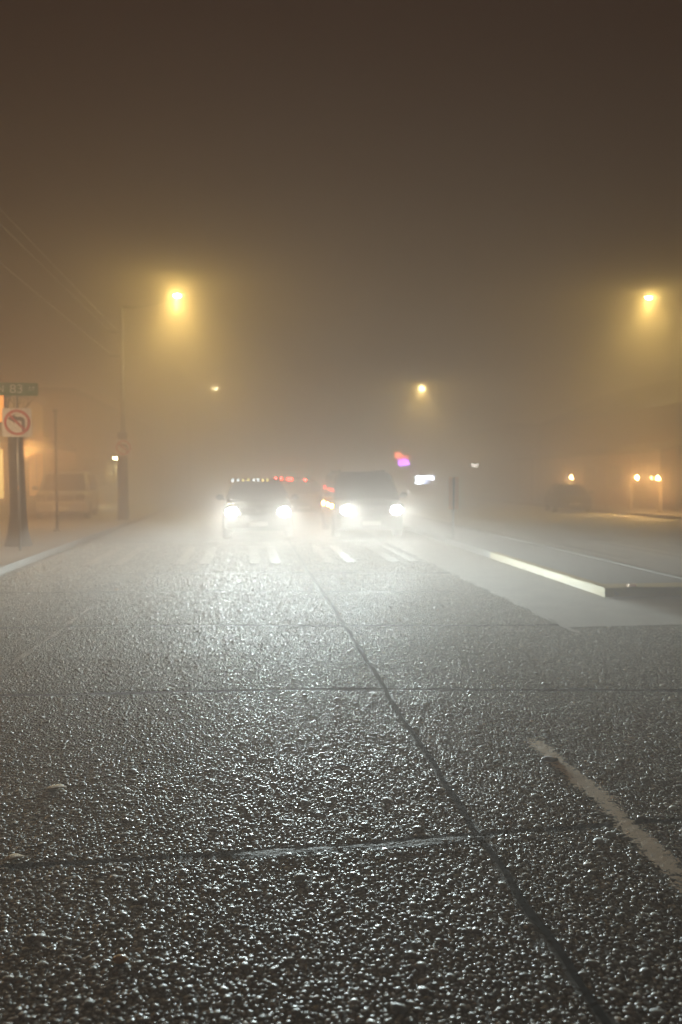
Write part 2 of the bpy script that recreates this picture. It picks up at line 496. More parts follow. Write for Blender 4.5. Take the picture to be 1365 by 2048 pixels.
def pebble_material():
    m = bpy.data.materials.new('wet_pebbles'); m.use_nodes = True
    nt = m.node_tree; b = nt.nodes['Principled BSDF']; N = nt.nodes.new; L = nt.links.new
    at_ = N('ShaderNodeAttribute'); at_.attribute_name = 'tone'
    ah = N('ShaderNodeAttribute'); ah.attribute_name = 'hue'
    r1 = N('ShaderNodeValToRGB'); e = r1.color_ramp.elements
    e[0].color = (.12, .12, .105, 1); e[1].color = (.8, .8, .74, 1)
    k = e.new(.5); k.color = (.34, .335, .295, 1)
    k = e.new(.82); k.color = (.55, .54, .49, 1)
    L(at_.outputs['Fac'], r1.inputs[0])
    r2 = N('ShaderNodeValToRGB'); r2.color_ramp.interpolation = 'CONSTANT'; e = r2.color_ramp.elements
    e[0].color = (1, 1, .97, 1); e[1].position = .55; e[1].color = (.93, .98, .9, 1)
    for p, c in ((.75, (.86, .95, 1, 1)), (.86, (1, .9, .74, 1)), (.955, (1, .76, .5, 1)), (.975, (1, .86, .8, 1))):
        k = e.new(p); k.color = c
    L(ah.outputs['Fac'], r2.inputs[0])
    mx = N('ShaderNodeMix'); mx.data_type = 'RGBA'; mx.blend_type = 'MULTIPLY'; mx.inputs[0].default_value = 1
    L(r1.outputs[0], mx.inputs[6]); L(r2.outputs[0], mx.inputs[7])
    tc = N('ShaderNodeTexCoord'); n = N('ShaderNodeTexNoise'); n.inputs['Scale'].default_value = 260; n.inputs['Detail'].default_value = 3
    L(tc.outputs['Object'], n.inputs['Vector'])
    mp = N('ShaderNodeMapRange'); mp.inputs[3].default_value = .7; mp.inputs[4].default_value = 1.2; L(n.outputs['Fac'], mp.inputs[0])
    m2 = N('ShaderNodeMix'); m2.data_type = 'RGBA'; m2.blend_type = 'MULTIPLY'; m2.inputs[0].default_value = 1
    L(mx.outputs[2], m2.inputs[6]); L(mp.outputs[0], m2.inputs[7]); L(m2.outputs[2], b.inputs['Base Color'])
    rr = N('ShaderNodeMapRange'); rr.inputs[3].default_value = .38; rr.inputs[4].default_value = .6
    b.inputs['Specular IOR Level'].default_value = 1.0; L(ah.outputs['Fac'], rr.inputs[0])
    L(rr.outputs[0], b.inputs['Roughness'])
    return m
M['pebble'] = pebble_material()
me.materials.append(M['pebble'])
peb = bpy.data.objects.new('pebbles', me); COL.objects.link(peb)
struct(peb, 'stuff'); tag(peb, 'small grey pebbles set in the damp exposed aggregate road', 'pebbles')

# loose bits on the road that stand out
p = at(240, 1922, Z=.008)
tag(MB().ellipsoid((0, 0, 0), (.026, .019, .015), nu=18, nv=12).build('pebble', 'stone_orange', loc=(p.x, p.y, .014)), 'orange rounded pebble standing out among grey stones, lower left', 'pebble')
p = at(1100, 1520, Z=.01)
tag(MB().ellipsoid((0, 0, 0), (.055, .035, .014), nu=18, nv=10).build('flat_stone', 'stone_blue', loc=(p.x, p.y, .016)), 'flat blue grey stone lying across the worn tan lane stripe', 'stone')
def leaf(px, py, s, rz, label):
    pts = []
    n = 7
    for i in range(n + 1):
        u = i / n
        w = .42 * math.sin(math.pi * min(1, u * 1.02 + .02)) ** .8
        pts.append((u, w))
    g = MB(); vs, fs = [], []
    for i, (u, w) in enumerate(pts):
        for sgn in (-1, 0, 1):
            vs.append((s * (u - .5), s * w * sgn * .75, s * (.05 + .12 * abs(sgn) * w + .05 * math.sin(u * 3))))
    for i in range(n):
        for k in (0, 1):
            a = i * 3 + k; fs.append((a, a + 1, a + 4, a + 3))
    g.add(vs, fs, None, True)
    g.tube([(-s * .5, 0, s * .05), (-s * .75, s * .05, s * .03)], s * .02, 6)
    p = at(px, py, Z=.01)
    o = g.build('fallen_leaf', 'leaf', loc=(p.x, p.y, .008)); o.rotation_euler = (0, 0, rz)
    md = o.modifiers.new('thickness', 'SOLIDIFY'); md.thickness = .001
    tag(o, label, 'leaf', 'dry leaves on the road')
leaf(116, 1577, .1, .1, 'tan dry leaf lying beyond the nearest joint, far left')
leaf(28, 1718, .095, .35, 'tan dry leaf lying right at the nearest joint by the left edge')

# ------------------------------------------------------------------ median island with yellow kerb
M['kerb_yellow'] = worn_paint('yellow_kerb_paint', (.36, .25, .035), .35, 9)
MX0, MX1, MY0, MY1 = 5.12, 7.0, 10.65, 70.0
isl = thing('traffic_island', 'raised concrete median island with worn yellow painted kerb', 'traffic island', (0, 0, 0))
def kerb_run(a, b, w=.16, h=.14):
    """kerb stone between two ground points, bevelled top, inner side to the left of a->b"""
    a, b = Vector(a), Vector(b); t = (b - a).normalized(); nrm = Vector((-t.y, t.x, 0))
    prof = [(0, -.015), (.012, h - .02), (.03, h), (w, h), (w, -.015)]
    ra = [a + nrm * u + Vector((0, 0, z)) for u, z in prof]; rb = [b + nrm * u + Vector((0, 0, z)) for u, z in prof]
    return [ra, rb]
y = MY0 + .425
segs = [2.0, 3.05, 3.05, 3.05, 6, 6, 9, 12, 14]
for k, L_ in enumerate(segs):
    paint = 'kerb_yellow' if k < 2 else 'kerb_concrete'
    r_ = kerb_run((MX0, y + L_ - .012, 0), (MX0, y, 0))
    MB().loft([[p for p in r_[0]], [p for p in r_[1]]], smooth=False).build('kerb', paint, isl)
    y += L_
MB().loft(kerb_run((MX0 + .0, MY0, 0), (MX1, MY0, 0), .42), smooth=False).build('kerb', 'kerb_yellow', isl)
MB().loft(kerb_run((MX1, MY0 + .43, 0), (MX1, y, 0)), smooth=False).build('kerb', 'paving', isl)
MB().box(MX0 + .165, MX1 - .165, MY0 + .425, y, -.01, .125).build('paving', 'paving', isl)
rf = at(1263, 1186, Y=MY0 + .1)
o = MB().bbox(-.055, .055, -.04, .04, 0, .035, .01).build('kerb_reflector', 'marker_orange', loc=(rf.x, MY0 + .09, .142))
tag(o, 'small amber reflector block on the corner of the yellow kerb', 'reflector')

# twin panel object marker on the island
mk = at(908, 955, Y=19.9)
om = thing('object_marker', 'narrow orange twin panel marker sign on post in the median island', 'road sign', (mk.x, 19.9, .125))
MB().tube([(0, .03, -.03), (0, .03, 1.64)], .025, 10).build('post', 'galv', om)
for s in (-1, 1):
    MB().bbox(min(s * .018, s * .135), max(s * .018, s * .135), -.012, .0, .78, 1.64, .004).build('panel', 'marker_orange', om)
MB().box(-.017, .017, -.006, .0, .78, 1.64).build('divider', 'marker_dark', om)

# ------------------------------------------------------------------ pavements
def sidewalk(name, x0, x1, y0, y1, side):
    g = MB(); g.box(x0, x1, y0, y1, -.015, .14)
    o = g.build(name, 'paving'); struct(o)
    g = MB()
    if side > 0: g.bbox(x0 - .16, x0 - .002, y0, y1, -.015, .145, .015)
    else: g.bbox(x1 + .002, x1 + .16, y0, y1, -.015, .145, .015)
    struct(g.build('kerb', 'kerb_concrete'))
sidewalk('left_pavement', -60, -4.62, 10.5, 200, -1)
sidewalk('right_pavement', 17.6, 70, 22.0, 200, 1)

# ------------------------------------------------------------------ street lamps
def spot(name, parent, loc, energy, col, size, blend, rad, rot=(0, 0, 0)):
    l = bpy.data.lights.new(name, 'SPOT'); l.energy = energy; l.color = col; l.spot_size = R(size); l.spot_blend = blend; l.shadow_soft_size = rad
    o = bpy.data.objects.new(name, l); COL.objects.link(o); o.parent = parent; o.location = loc; o.rotation_euler = rot
    return o
def point(name, parent, loc, energy, col, rad):
    l = bpy.data.lights.new(name, 'POINT'); l.energy = energy; l.color = col; l.shadow_soft_size = rad
    o = bpy.data.objects.new(name, l); COL.objects.link(o); o.parent = parent; o.location = loc
    return o
LAMP_W = 8600
def street_lamp(hx, hy, hz, side, label, reach=2.3, energy=LAMP_W, far=False):
    """side -1: pole stands left of the head; head at (hx,hy,hz)"""
    px = hx + side * reach
    t = thing('street_lamp', label, 'street lamp', (px, hy, .0), 0, 'street lamps along both sides of the road')
    H = hz + .1
    MB().tube([(0, 0, .14), (0, 0, .5), (0, 0, 4), (0, 0, H - .6)], [.15, .13, .11, .075], 14).build('pole', 'pole_grey', t)
    MB().tube([(0, 0, .1), (0, 0, .32)], [.24, .19], 14).build('base', 'pole_grey', t)
    s = -side
    arm = [(0, 0, H - .62)] + [(s * (reach - .3) * math.sin(a) , 0, H - .62 + .55 * (1 - math.cos(a)) ) for a in (R(20), R(45), R(70), R(90))]
    MB().tube(arm, [.06, .055, .05, .045, .04], 10).build('arm', 'pole_grey', t)
    hd = MB(); rings = []
    for u, w, z0, z1 in ((-.34, .06, -.02, .05), (-.28, .1, -.03, .09), (-.05, .15, -.05, .13), (.2, .15, -.05, .11), (.32, .1, -.04, .07), (.36, .04, -.01, .04)):
        ring = []
        for k in range(12):
            a = 2 * math.pi * k / 12
            zc, zr = (z0 + z1) / 2, (z1 - z0) / 2
            ring.append((s * reach + s * u, w * math.cos(a), hz - hz + (H - .03) + zc + zr * math.sin(a)))
        rings.append(ring)
    hd.loft(rings).build('lamp_head', 'pole_grey', t)
    ln = MB().ellipsoid((s * reach, 0, H - .075), (.16, .11, .06), nu=16, nv=10).build('lens', ('lamp_lens_dim' if side < 0 and hy < 100 else 'lamp_lens_far') if far else 'lamp_lens', t)
    spot('lamp_light', t, (s * reach, 0, H - .16), energy * 1.15, SODIUM, 142, 1.0, .08)
    point('lens_glow', t, (s * (reach + .02), -.2, H - .12), energy * .33, SODIUM, .06)
    return t
SL = [  # head position from the photo, depth along the road
    (355, 593, 35.0, -1, 'tall street lamp, large yellow glow on the left above the pavement', False),
    (1297, 597, 35.0, 1, 'tall street lamp, large yellow glow at the right edge', False),
    (431, 778, 71, -1, 'distant street lamp, small dim point above the left oncoming car', True),
    (843, 777, 71, 1, 'distant street lamp, small haloed point right of the middle', True),
    (462, 866, 141, -1, 'farthest street lamp on the left, a barely visible speck low in the fog', True),
    (713, 865, 141, 1, 'farthest street lamp on the right, a faint speck above the right oncoming car', True),
]
for px, py, Y, side, lab, far in SL:
    p = at(px, py, Y=Y)
    street_lamp(p.x, Y, p.z, side, lab, reach=2.4 if side < 0 else 1.7, far=far, energy=LAMP_W * (3.5 if far and side > 0 and Y < 100 else .4 if far else 1))

# ------------------------------------------------------------------ vehicles
def headlight_light(name, parent, loc, energy, rz=0):
    """dipped-beam lamp: wide flat pattern with a sharp upper cut-off (direction-dependent, like an IES profile)"""
    l = bpy.data.lights.new(name, 'SPOT'); l.energy = energy; l.color = (.82, .98, 1.0); l.spot_size = R(176); l.spot_blend = .15; l.shadow_soft_size = .06
    o = bpy.data.objects.new(name, l); COL.objects.link(o); o.parent = parent; o.location = loc
    o.rotation_euler = (R(90), 0, R(180) + rz)       # the lamp's -Z along the car's -Y, its +Y up
    o.rotation_euler = Matrix(((-1, 0, 0), (0, 0, 1), (0, 1, 0))).to_euler() if False else (R(90), 0, R(0))
    # a spot with rotation (90,0,0) looks along +Y; turn it round to look along -Y
    o.rotation_euler = Euler((R(90), 0, R(180) + rz), 'XYZ')
    l.use_nodes = True
    nt = l.node_tree; N = nt.nodes.new; L = nt.links.new
    em = nt.nodes['Emission']
    tc = N('ShaderNodeTexCoord'); sep = N('ShaderNodeSeparateXYZ'); L(tc.outputs['Normal'], sep.inputs[0])
    def mth(op, a=None, b=None, va=None, vb=None):
        n = N('ShaderNodeMath'); n.operation = op
        if a is not None: L(a, n.inputs[0])
        elif va is not None: n.inputs[0].default_value = va
        if b is not None: L(b, n.inputs[1])
        elif vb is not None: n.inputs[1].default_value = vb
        return n.outputs[0]
    cut = N('ShaderNodeMapRange'); cut.interpolation_type = 'SMOOTHSTEP'
    cut.inputs[1].default_value = -.008; cut.inputs[2].default_value = -.06; cut.inputs[3].default_value = 0; cut.inputs[4].default_value = 1
    L(sep.outputs['Y'], cut.inputs[0])
    ev = mth('MULTIPLY', mth('ADD', sep.outputs['Y'], vb=.058), vb=1 / .045); ev = mth('MULTIPLY', ev, ev); ev = mth('MULTIPLY', ev, vb=-1); ev = mth('EXPONENT', ev)
    ev = mth('ADD', ev, vb=.008)
    def gauss(w_, k_):
        g_ = mth('MULTIPLY', sep.outputs['X'], vb=1 / w_); g_ = mth('MULTIPLY', g_, g_); g_ = mth('MULTIPLY', g_, vb=-1)
        return mth('MULTIPLY', mth('EXPONENT', g_), vb=k_)
    ah = mth('ADD', gauss(1.1, 1.0), gauss(.14, .4))     # wide spread plus the central hot spot
    hot = mth('MULTIPLY', cut.outputs[0], mth('MULTIPLY', ev, ah))
    gl = mth('MAXIMUM', mth('MULTIPLY', sep.outputs['Y'], vb=1 / .2), mth('MULTIPLY', sep.outputs['Y'], vb=-1 / .13)); gl = mth('MULTIPLY', gl, gl); gx = mth('MULTIPLY', sep.outputs['X'], vb=1 / .26); gl = mth('ADD', gl, mth('MULTIPLY', gx, gx)); gl = mth('MULTIPLY', gl, vb=-1); gl = mth('EXPONENT', gl)
    gl = mth('MULTIPLY', mth('ADD', gl, vb=.008), vb=GLARE)      # stray light round the beam
    fo = N('ShaderNodeLightFalloff'); fo.inputs['Strength'].default_value = 1; fo.inputs['Smooth'].default_value = 55   # a collimated reflector beam is not a point source close up
    hot = mth('MULTIPLY', hot, fo.outputs['Quadratic'])
    tot = mth('ADD', hot, gl)
    L(tot, em.inputs['Strength'])
    return o
GLARE = .16
HEAD_W = 15000

def car(name, label, cat, loc, rz, p, group=None):
    """p: L length, W width, H height, hood, belt, paint, lights"""
    t = thing(name, label, cat, loc, rz, group)
    L_, W, H, hood, belt, paint = p['L'], p['W'], p['H'], p['hood'], p['belt'], p['paint']
    hw = W / 2
    # lower hull: cross-sections from the nose to the tail
    secs = [(0.0, hw * .78, .34, hood - .22), (.06, hw * .88, .28, hood - .12), (.25, hw * .96, .24, hood - .05), (.7, hw, .24, hood), (1.15, hw, .24, belt - .03),
            (1.5, hw, .24, belt), (L_ * .7, hw, .24, belt), (L_ - .35, hw, .26, belt), (L_ - .08, hw * .95, .3, belt - .05), (L_, hw * .85, .38, belt - .16)]
    rings = []
    for y, w, z0, z1 in secs:
        rings.append([(x, y, z) for x, z in rrect(w, (z1 - z0) / 2, min(.13, (z1 - z0) * .3), 4, 0, (z0 + z1) / 2)])
    MB().loft(rings).build('body', paint, t)
    yb0, yb1, yt0, yt1 = p['gh']          # greenhouse: base front/rear, roof front/rear
    wt = hw * p.get('top', .78)
    rows = [(belt - .06, yb0, yb1, hw * .96), (belt + (H - belt) * .55, yb0 + (yt0 - yb0) * .6, yb1 + (yt1 - yb1) * .6, hw * .96 + (wt - hw * .96) * .55),
            (H - .07, yt0 - .05, yt1 + .03, wt), (H - .02, yt0 + .06, yt1 - .08, wt - .07), (H, yt0 + .25, yt1 - .25, wt - .22)]
    rings = []
    for z, y0, y1, w in rows:
        rings.append([(x, y, z) for x, y in rrect(w, (y1 - y0) / 2, .1, 4, 0, (y0 + y1) / 2)])
    MB().loft(rings).build('cabin', paint, t)
    # glass, a few millimetres proud of the cabin
    zb, zt = belt + .0, H - .12
    def fr(z):
        k = (z - (belt - .06)) / ((H - .07) - (belt - .06))
        return yb0 + (yt0 - .05 - yb0) * k, yb1 + (yt1 + .03 - yb1) * k, hw * .96 + (wt - hw * .96) * k
    f0, b0, w0 = fr(zb); f1, b1, w1 = fr(zt)
    def panel(nm, quad, n):
        n = Vector(n).normalized() * .035
        q = [Vector(v) + n for v in quad]; q2 = [v - n * .7 for v in q]
        MB().add([*q, *q2], [(0, 1, 2, 3), (7, 6, 5, 4), (0, 4, 5, 1), (1, 5, 6, 2), (2, 6, 7, 3), (3, 7, 4, 0)]).build(nm, 'glass', t)
    panel('windshield', [(-w0 + .12, f0, zb), (w0 - .12, f0, zb), (w1 - .1, f1, zt), (-w1 + .1, f1, zt)], (0, -1, .7))
    panel('rear_window', [(w0 - .15, b0, zb + .05), (-w0 + .15, b0, zb + .05), (-w1 + .12, b1, zt), (w1 - .12, b1, zt)], (0, 1, .4))
    for s in (-1, 1):
        mid0, mid1 = (f0 + b0) / 2, (f1 + b1) / 2
        for (a0, a1, c0, c1) in ((f0 + .22, f1 + .16, mid0 - .04, mid1 - .04), (mid0 + .04, mid1 + .04, b0 - .25, b1 - .2)):
            panel('side_window', [(s * w0, a0, zb + .04), (s * w0, c0, zb + .04), (s * w1, c1, zt), (s * w1, a1, zt)], (s, 0, .3))
        # mirror
        mz = belt + .09
        g = MB().ellipsoid((s * (hw + .13), f0 + .25, mz), (.12, .07, .085), nu=12, nv=8)
        g.tube([(s * (hw - .03), f0 + .3, mz - .08), (s * (hw + .08), f0 + .27, mz - .04)], .025, 8)
        g.build('mirror', paint, t)
    # nose
    MB().bbox(-hw * .5, hw * .5, -.03, .05, hood - .34, hood - .15, .02).build('grille', 'plastic', t)
    MB().bbox(-hw * .9, hw * .9, -.07, .12, .3, hood - .4, .05).build('bumper', paint, t)
    MB().bbox(-hw * .9, hw * .9, L_ - .1, L_ + .06, .32, .6, .05).build('bumper', paint, t)
    MB().bbox(-.26, .26, -.084, -.072, .4, .52, .004).build('number_plate', 'plate', t)
    MB().bbox(-.06, .06, -.045, -.031, hood - .28, hood - .2, .004).build('badge', 'chrome', t)
    for s in (-1, 1):
        MB().box(s * (wt - .12) - .02, s * (wt - .12) + .02, yt0 + .35, yt1 - .3, H - .035, H + .045).build('roof_rail', 'plastic', t)
        MB().bbox(s * hw * .82 - .1, s * hw * .82 + .1, L_ - .06, L_ + .02, belt - .35, belt - .1, .02).build('tail_light', 'sign_red', t)
    # wheels
    for y in (p.get('ax', .95), L_ - 1.0):
        for s in (-1, 1):
            wr = p.get('wr', .36)
            tr = MB(); rings = []
            for u, rr in ((-.115, wr - .03), (-.1, wr), (.1, wr), (.115, wr - .03), (.118, wr * .66), (.09, wr * .64)):
                rings.append([(s * (hw - .09) + s * u, y + rr * math.cos(2 * math.pi * k / 24), wr + rr * math.sin(2 * math.pi * k / 24)) for k in range(24)])
            w_ = tr.loft(rings).build('wheel', 'rubber', t)
            rm = MB()
            xr = s * (hw - .09) + s * .1
            for k in range(5):
                a = 2 * math.pi * k / 5
                rm.tube([(xr, y, wr), (xr, y + wr * .63 * math.cos(a), wr + wr * .63 * math.sin(a))], [.05, .03], 6)
            rm.ellipsoid((xr, y, wr), (.02, .06, .06), nu=10, nv=6)
            rm.build('rim', 'chrome', w_)
    # lamps
    hz, hx = p['hz'], p['hx']
    for i, s in enumerate((-1, 1)):
        rad = p.get('lens', (.12, .08))
        MB().bbox(s * hx - rad[0] - .05, s * hx + rad[0] + .05, -.02, .2, hz - rad[1] - .04, hz + rad[1] + .04, .04).build('lamp_housing', 'plastic', t)
        hl = MB().ellipsoid((s * hx, -.03, hz), (rad[0], .03, rad[1]), nu=20, nv=12).build('headlight', 'head_lens' if p.get('on') else 'glass', t)
        if p.get('on'):
            headlight_light('dipped_beam', hl, (s * hx, -.13, hz), HEAD_W * p['on'][i], 0)
    return t

SUV = dict(L=4.85, W=1.95, H=1.66, hood=1.06, belt=1.08, paint='black_paint', gh=(1.05, 4.55, 1.75, 4.2), top=.72, hz=.79, hx=.72, lens=(.17, .13), on=(1.15, .9))
VAN = dict(L=5.1, W=2.0, H=1.93, hood=1.1, belt=1.14, paint='grey_paint', gh=(.75, 4.95, 1.5, 4.8), top=.8, hz=.83, hx=.72, lens=(.17, .13), on=(1.1, .85))
DUTY = dict(L=5.0, W=2.0, H=1.62, hood=1.02, belt=1.04, paint='navy_paint', gh=(1.05, 4.7, 1.75, 4.35), top=.76, hz=.8, hx=.74)
SEDAN = dict(L=4.6, W=1.8, H=1.42, hood=.86, belt=.9, paint='grey_paint', gh=(1.0, 4.0, 1.85, 3.2), top=.72, hz=.66, hx=.62, wr=.32)
PARK = dict(L=4.9, W=1.95, H=1.85, hood=1.08, belt=1.12, paint='silver_paint', gh=(.95, 4.8, 1.55, 4.6), top=.8, hz=.85, hx=.7)

CY = 21.6
c1 = at(516.5, 1028, Y=CY)
t1 = car('oncoming_car', 'dark car with blazing headlights and a lit roof bar, left of the two oncoming', 'car', (c1.x, CY, 0), 0, SUV, 'oncoming cars with headlights on')
c2 = at(743.5, 1022, Y=CY)
t2 = car('oncoming_car', 'taller dark van with blazing headlights and amber turn signals, right of the two oncoming', 'van', (c2.x, CY, 0), 0, VAN, 'oncoming cars with headlights on')
# light bar on the left car
lb = thing('light_bar', 'row of small white and amber lamps on the roof of the left oncoming car', 'light bar', (c1.x, CY + 1.95, 1.70))
xs = [at(x, 961, Y=CY + 1.95).x - c1.x for x in (465.7, 476.6, 486.7, 496.6, 508.6, 516.8, 525.7, 535.6)]
bz = at(500, 961, Y=CY + 1.95).z - 1.70
MB().bbox(xs[0] - .06, xs[-1] + .35, -.02, .12, bz - .05, bz + .045, .02).build('housing', 'plastic', lb)
for x, mm in zip(xs, ('bar_white', 'bar_white', 'bar_amber', 'bar_amber', 'bar_white', 'bar_white', 'bar_amber', 'bar_amber')):
    MB().ellipsoid((x, -.03, bz), (.018, .016, .04), nu=12, nv=8).build('lamp', mm, lb)
for x in (-.25, .3):
    MB().box(x - .02, x + .02, .02, .08, -.05, bz - .045).build('bracket', 'plastic', lb)

# emergency car behind and between them
EY = 33.0
e1 = at(607, 1000, Y=EY)
t3 = car('emergency_car', 'dark car behind the two oncoming, half hidden, with red roof lights', 'car', (e1.x, EY, 0), 0, DUTY)
rb = thing('red_light_bar', 'red lit light bar on the roof of the car behind', 'light bar', (e1.x, EY + 2.0, 1.62))
for px, py in ((552, 957), (563, 957), (576, 958), (583, 958), (611, 960)):
    q = at(px, py, Y=EY + 2.0)
    MB().ellipsoid((q.x - e1.x, -.06, q.z - 1.62), (.035, .02, .06), nu=12, nv=8).build('lamp', 'bar_red', rb)
q0, q1 = at(548, 958, Y=EY + 2).x - e1.x, at(618, 958, Y=EY + 2).x - e1.x
MB().bbox(q0, q1, -.045, .2, .0, .16, .03).build('housing', 'plastic', rb)
for px, py, yy in ((646, 1006, 1.2), (655, 1009, 1.75), (663, 1012, .8)):
    q = at(px, py, X=c2.x - 1.03)
    MB().ellipsoid((-1.015, q.y - CY, q.z), (.03, .08, .06), nu=12, nv=8).build('turn_signal', 'turn_amber', t2)

# parked cars in the dark
s1 = at(1150, 1010, Y=36)
car('parked_car', 'dark sedan parked unlit at the right kerb below the orange lanterns', 'car', (s1.x, 36, 0), R(-14), SEDAN)
s2 = at(122, 1000, Y=30)
car('parked_car', 'tall car parked unlit on the left by the warm shopfront', 'car', (s2.x, 30, .14), R(6), PARK)

# ------------------------------------------------------------------ signs on the left
def text_mesh(body, size, name, m, parent, loc, sx=1.0):
    cu = bpy.data.curves.new('lettering', 'FONT'); cu.body = body; cu.size = size; cu.extrude = .002; cu.align_x = 'CENTER'; cu.align_y = 'CENTER'
    to = bpy.data.objects.new('lettering', cu); COL.objects.link(to)
    bpy.context.view_layer.update()
    dg = bpy.context.evaluated_depsgraph_get()
    me = bpy.data.meshes.new_from_object(to.evaluated_get(dg))
    bpy.data.objects.remove(to); bpy.data.curves.remove(cu)
    me.materials.clear(); me.materials.append(M[m])
    o = bpy.data.objects.new(name, me); COL.objects.link(o); o.parent = parent
    o.rotation_euler = (R(90), 0, 0); o.location = loc; o.scale = (sx, 1, 1)
    return o
def annulus(g, r0, r1, y0, y1, n=48, cx=0, cz=0):
    vs, fs = [], []
    for k in range(n):
        a = 2 * math.pi * k / n
        for (r, y) in ((r0, y0), (r1, y0), (r1, y1), (r0, y1)): vs.append((cx + r * math.cos(a), y, cz + r * math.sin(a)))
    for k in range(n):
        j = (k + 1) % n
        for q in range(4): fs.append((k * 4 + q, k * 4 + (q + 1) % 4, j * 4 + (q + 1) % 4, j * 4 + q))
    g.add(vs, fs)
def no_left_turn(parent, cx, y, cz, S):
    """square prohibition sign facing -Y"""
    pl = MB().prism(rrect(S / 2, S / 2, S * .05, 5, cx, cz), 'y', y, y + .006).build('sign_plate', 'sign_white', parent)
    g = MB()
    k = S / .61
    arrow = [(.105, -.2), (.165, -.2), (.165, .06), (.13, .115), (.06, .13), (-.05, .13), (-.05, .19), (-.21, .09), (-.05, -.01), (-.05, .05), (.06, .05), (.09, .03), (.105, 0)]
    g.prism([(cx + x * k * .92, cz + z * k * .92) for x, z in arrow], 'y', y - .003, y - .0005)
    g.build('arrow', 'sign_black', pl)
    g = MB(); annulus(g, S * .36, S * .445, y - .006, y - .0035, 48, cx, cz)
    g.build('ring', 'sign_red', pl)
    c, w = math.cos(R(45)), S * .036
    e = S * .37
    pts = [(-e * c - w * c, e * c - w * c), (-e * c + w * c, e * c + w * c), (e * c + w * c, -e * c + w * c), (e * c - w * c, -e * c - w * c)]
    MB().prism([(cx + x, cz + z) for x, z in pts], 'y', y - .0095, y - .0065).build('slash', 'sign_red', pl)

NY = 17.7
n1 = at(35, 845, Y=NY)
sp = thing('road_sign', 'large white no left turn sign on metal post under green street name sign', 'road sign', (n1.x, NY, .14), 0, 'no left turn signs')
tz = at(35, 768, Y=NY).z - .14
MB().tube([(0, .035, -.02), (0, .035, tz)], .03, 12).build('post', 'galv', sp)
no_left_turn(sp, 0, -.01, n1.z - .14, .63)
gz = at(35, 779, Y=NY)
MB().ellipsoid((.0, -.01, at(37, 976, Y=NY).z - .14), (.018, .01, .045), nu=10, nv=8).build('reflector', 'marker_orange', sp)
a0, a1 = at(-42, 780, Y=NY), at(78, 780, Y=NY)
ns = thing('street_name_sign', 'green street name sign lettered N 83 ST at the left edge', 'street sign', ((a0.x + a1.x) / 2, NY - .06, gz.z))
MB().prism(rrect((a1.x - a0.x) / 2, .14, .03, 5), 'y', 0, .006).build('sign_plate', 'sign_green', ns)
cxw = ns.location.x
def sx_(px): return at(px, 780, Y=NY).x - cxw
text_mesh('N', .19, 'lettering', 'sign_white', ns, (sx_(3), -.004, 0), 1.1)
text_mesh('83', .27, 'lettering', 'sign_white', ns, (sx_(35), -.004, 0), 1.1)
text_mesh('ST', .12, 'lettering', 'sign_white', ns, (sx_(66), -.004, .01), 1.1)
MB().bbox(-.05, .05, .007, .06, -.18, -.1, .01).build('bracket', 'galv', ns)

# utility pole with the second sign
UY = 30.0
u1 = at(246, 930, Y=UY)
up = thing('wooden_post', 'stout dark wooden post under the small fogged no left turn sign', 'post', (u1.x, UY, .13))
MB().tube([(0, 0, -.05), (0, 0, .2), (0, 0, 1.5), (0, 0, 3.3)], [.23, .21, .19, .18], 14).build('pole', 'wood_pole', up)
MB().tube([(0, 0, 3.3), (0, 0, 3.34)], [.19, .15], 14).build('cap', 'galv', up)
WX = [(-.55, 8.25, 'outer'), (-.2, 8.25, 'inner'), (-.45, 7.2, '')]
lampx = at(355, 593, Y=35.0).x - 2.4
n2 = at(247, 895, Y=UY - .25)
s2_ = thing('road_sign', 'small fogged no left turn sign fixed to a stout wooden post', 'road sign', (n2.x, UY - .22, n2.z), 0, 'no left turn signs')
no_left_turn(s2_, 0, 0, 0, .62)
wbs = [MB().bbox(-.62, -.1, -.05, .05, 8.08, 8.18, .01).build('wire_bracket', 'galv', loc=(lampx, 35.0, 0)), MB().bbox(-.52, -.1, -.05, .05, 7.03, 7.13, .01).build('wire_bracket', 'galv', loc=(lampx, 35.0, 0))]
for c_ in bpy.data.objects:
    if c_.name.startswith('street_lamp') and abs(c_.location.y - 35) < .1 and c_.location.x < 0:
        for o in wbs: o.parent = c_; o.location = (0, 0, 0)
        break
for x, z, w_ in WX:
    pts = []
    for k in range(33):
        u = k / 32
        pts.append((lampx + x, -6 + 41 * u, z - .06 - .7 * u * (1 - u)))
    lab = 'thin overhead wire, %s of the upper pair above the left pavement' % w_ if w_ else 'thin overhead wire, lowest of three above the left pavement'
    tag(MB().tube(pts, .013, 6).build('overhead_wire', 'wire'), lab, 'wire', 'overhead wires on the left')

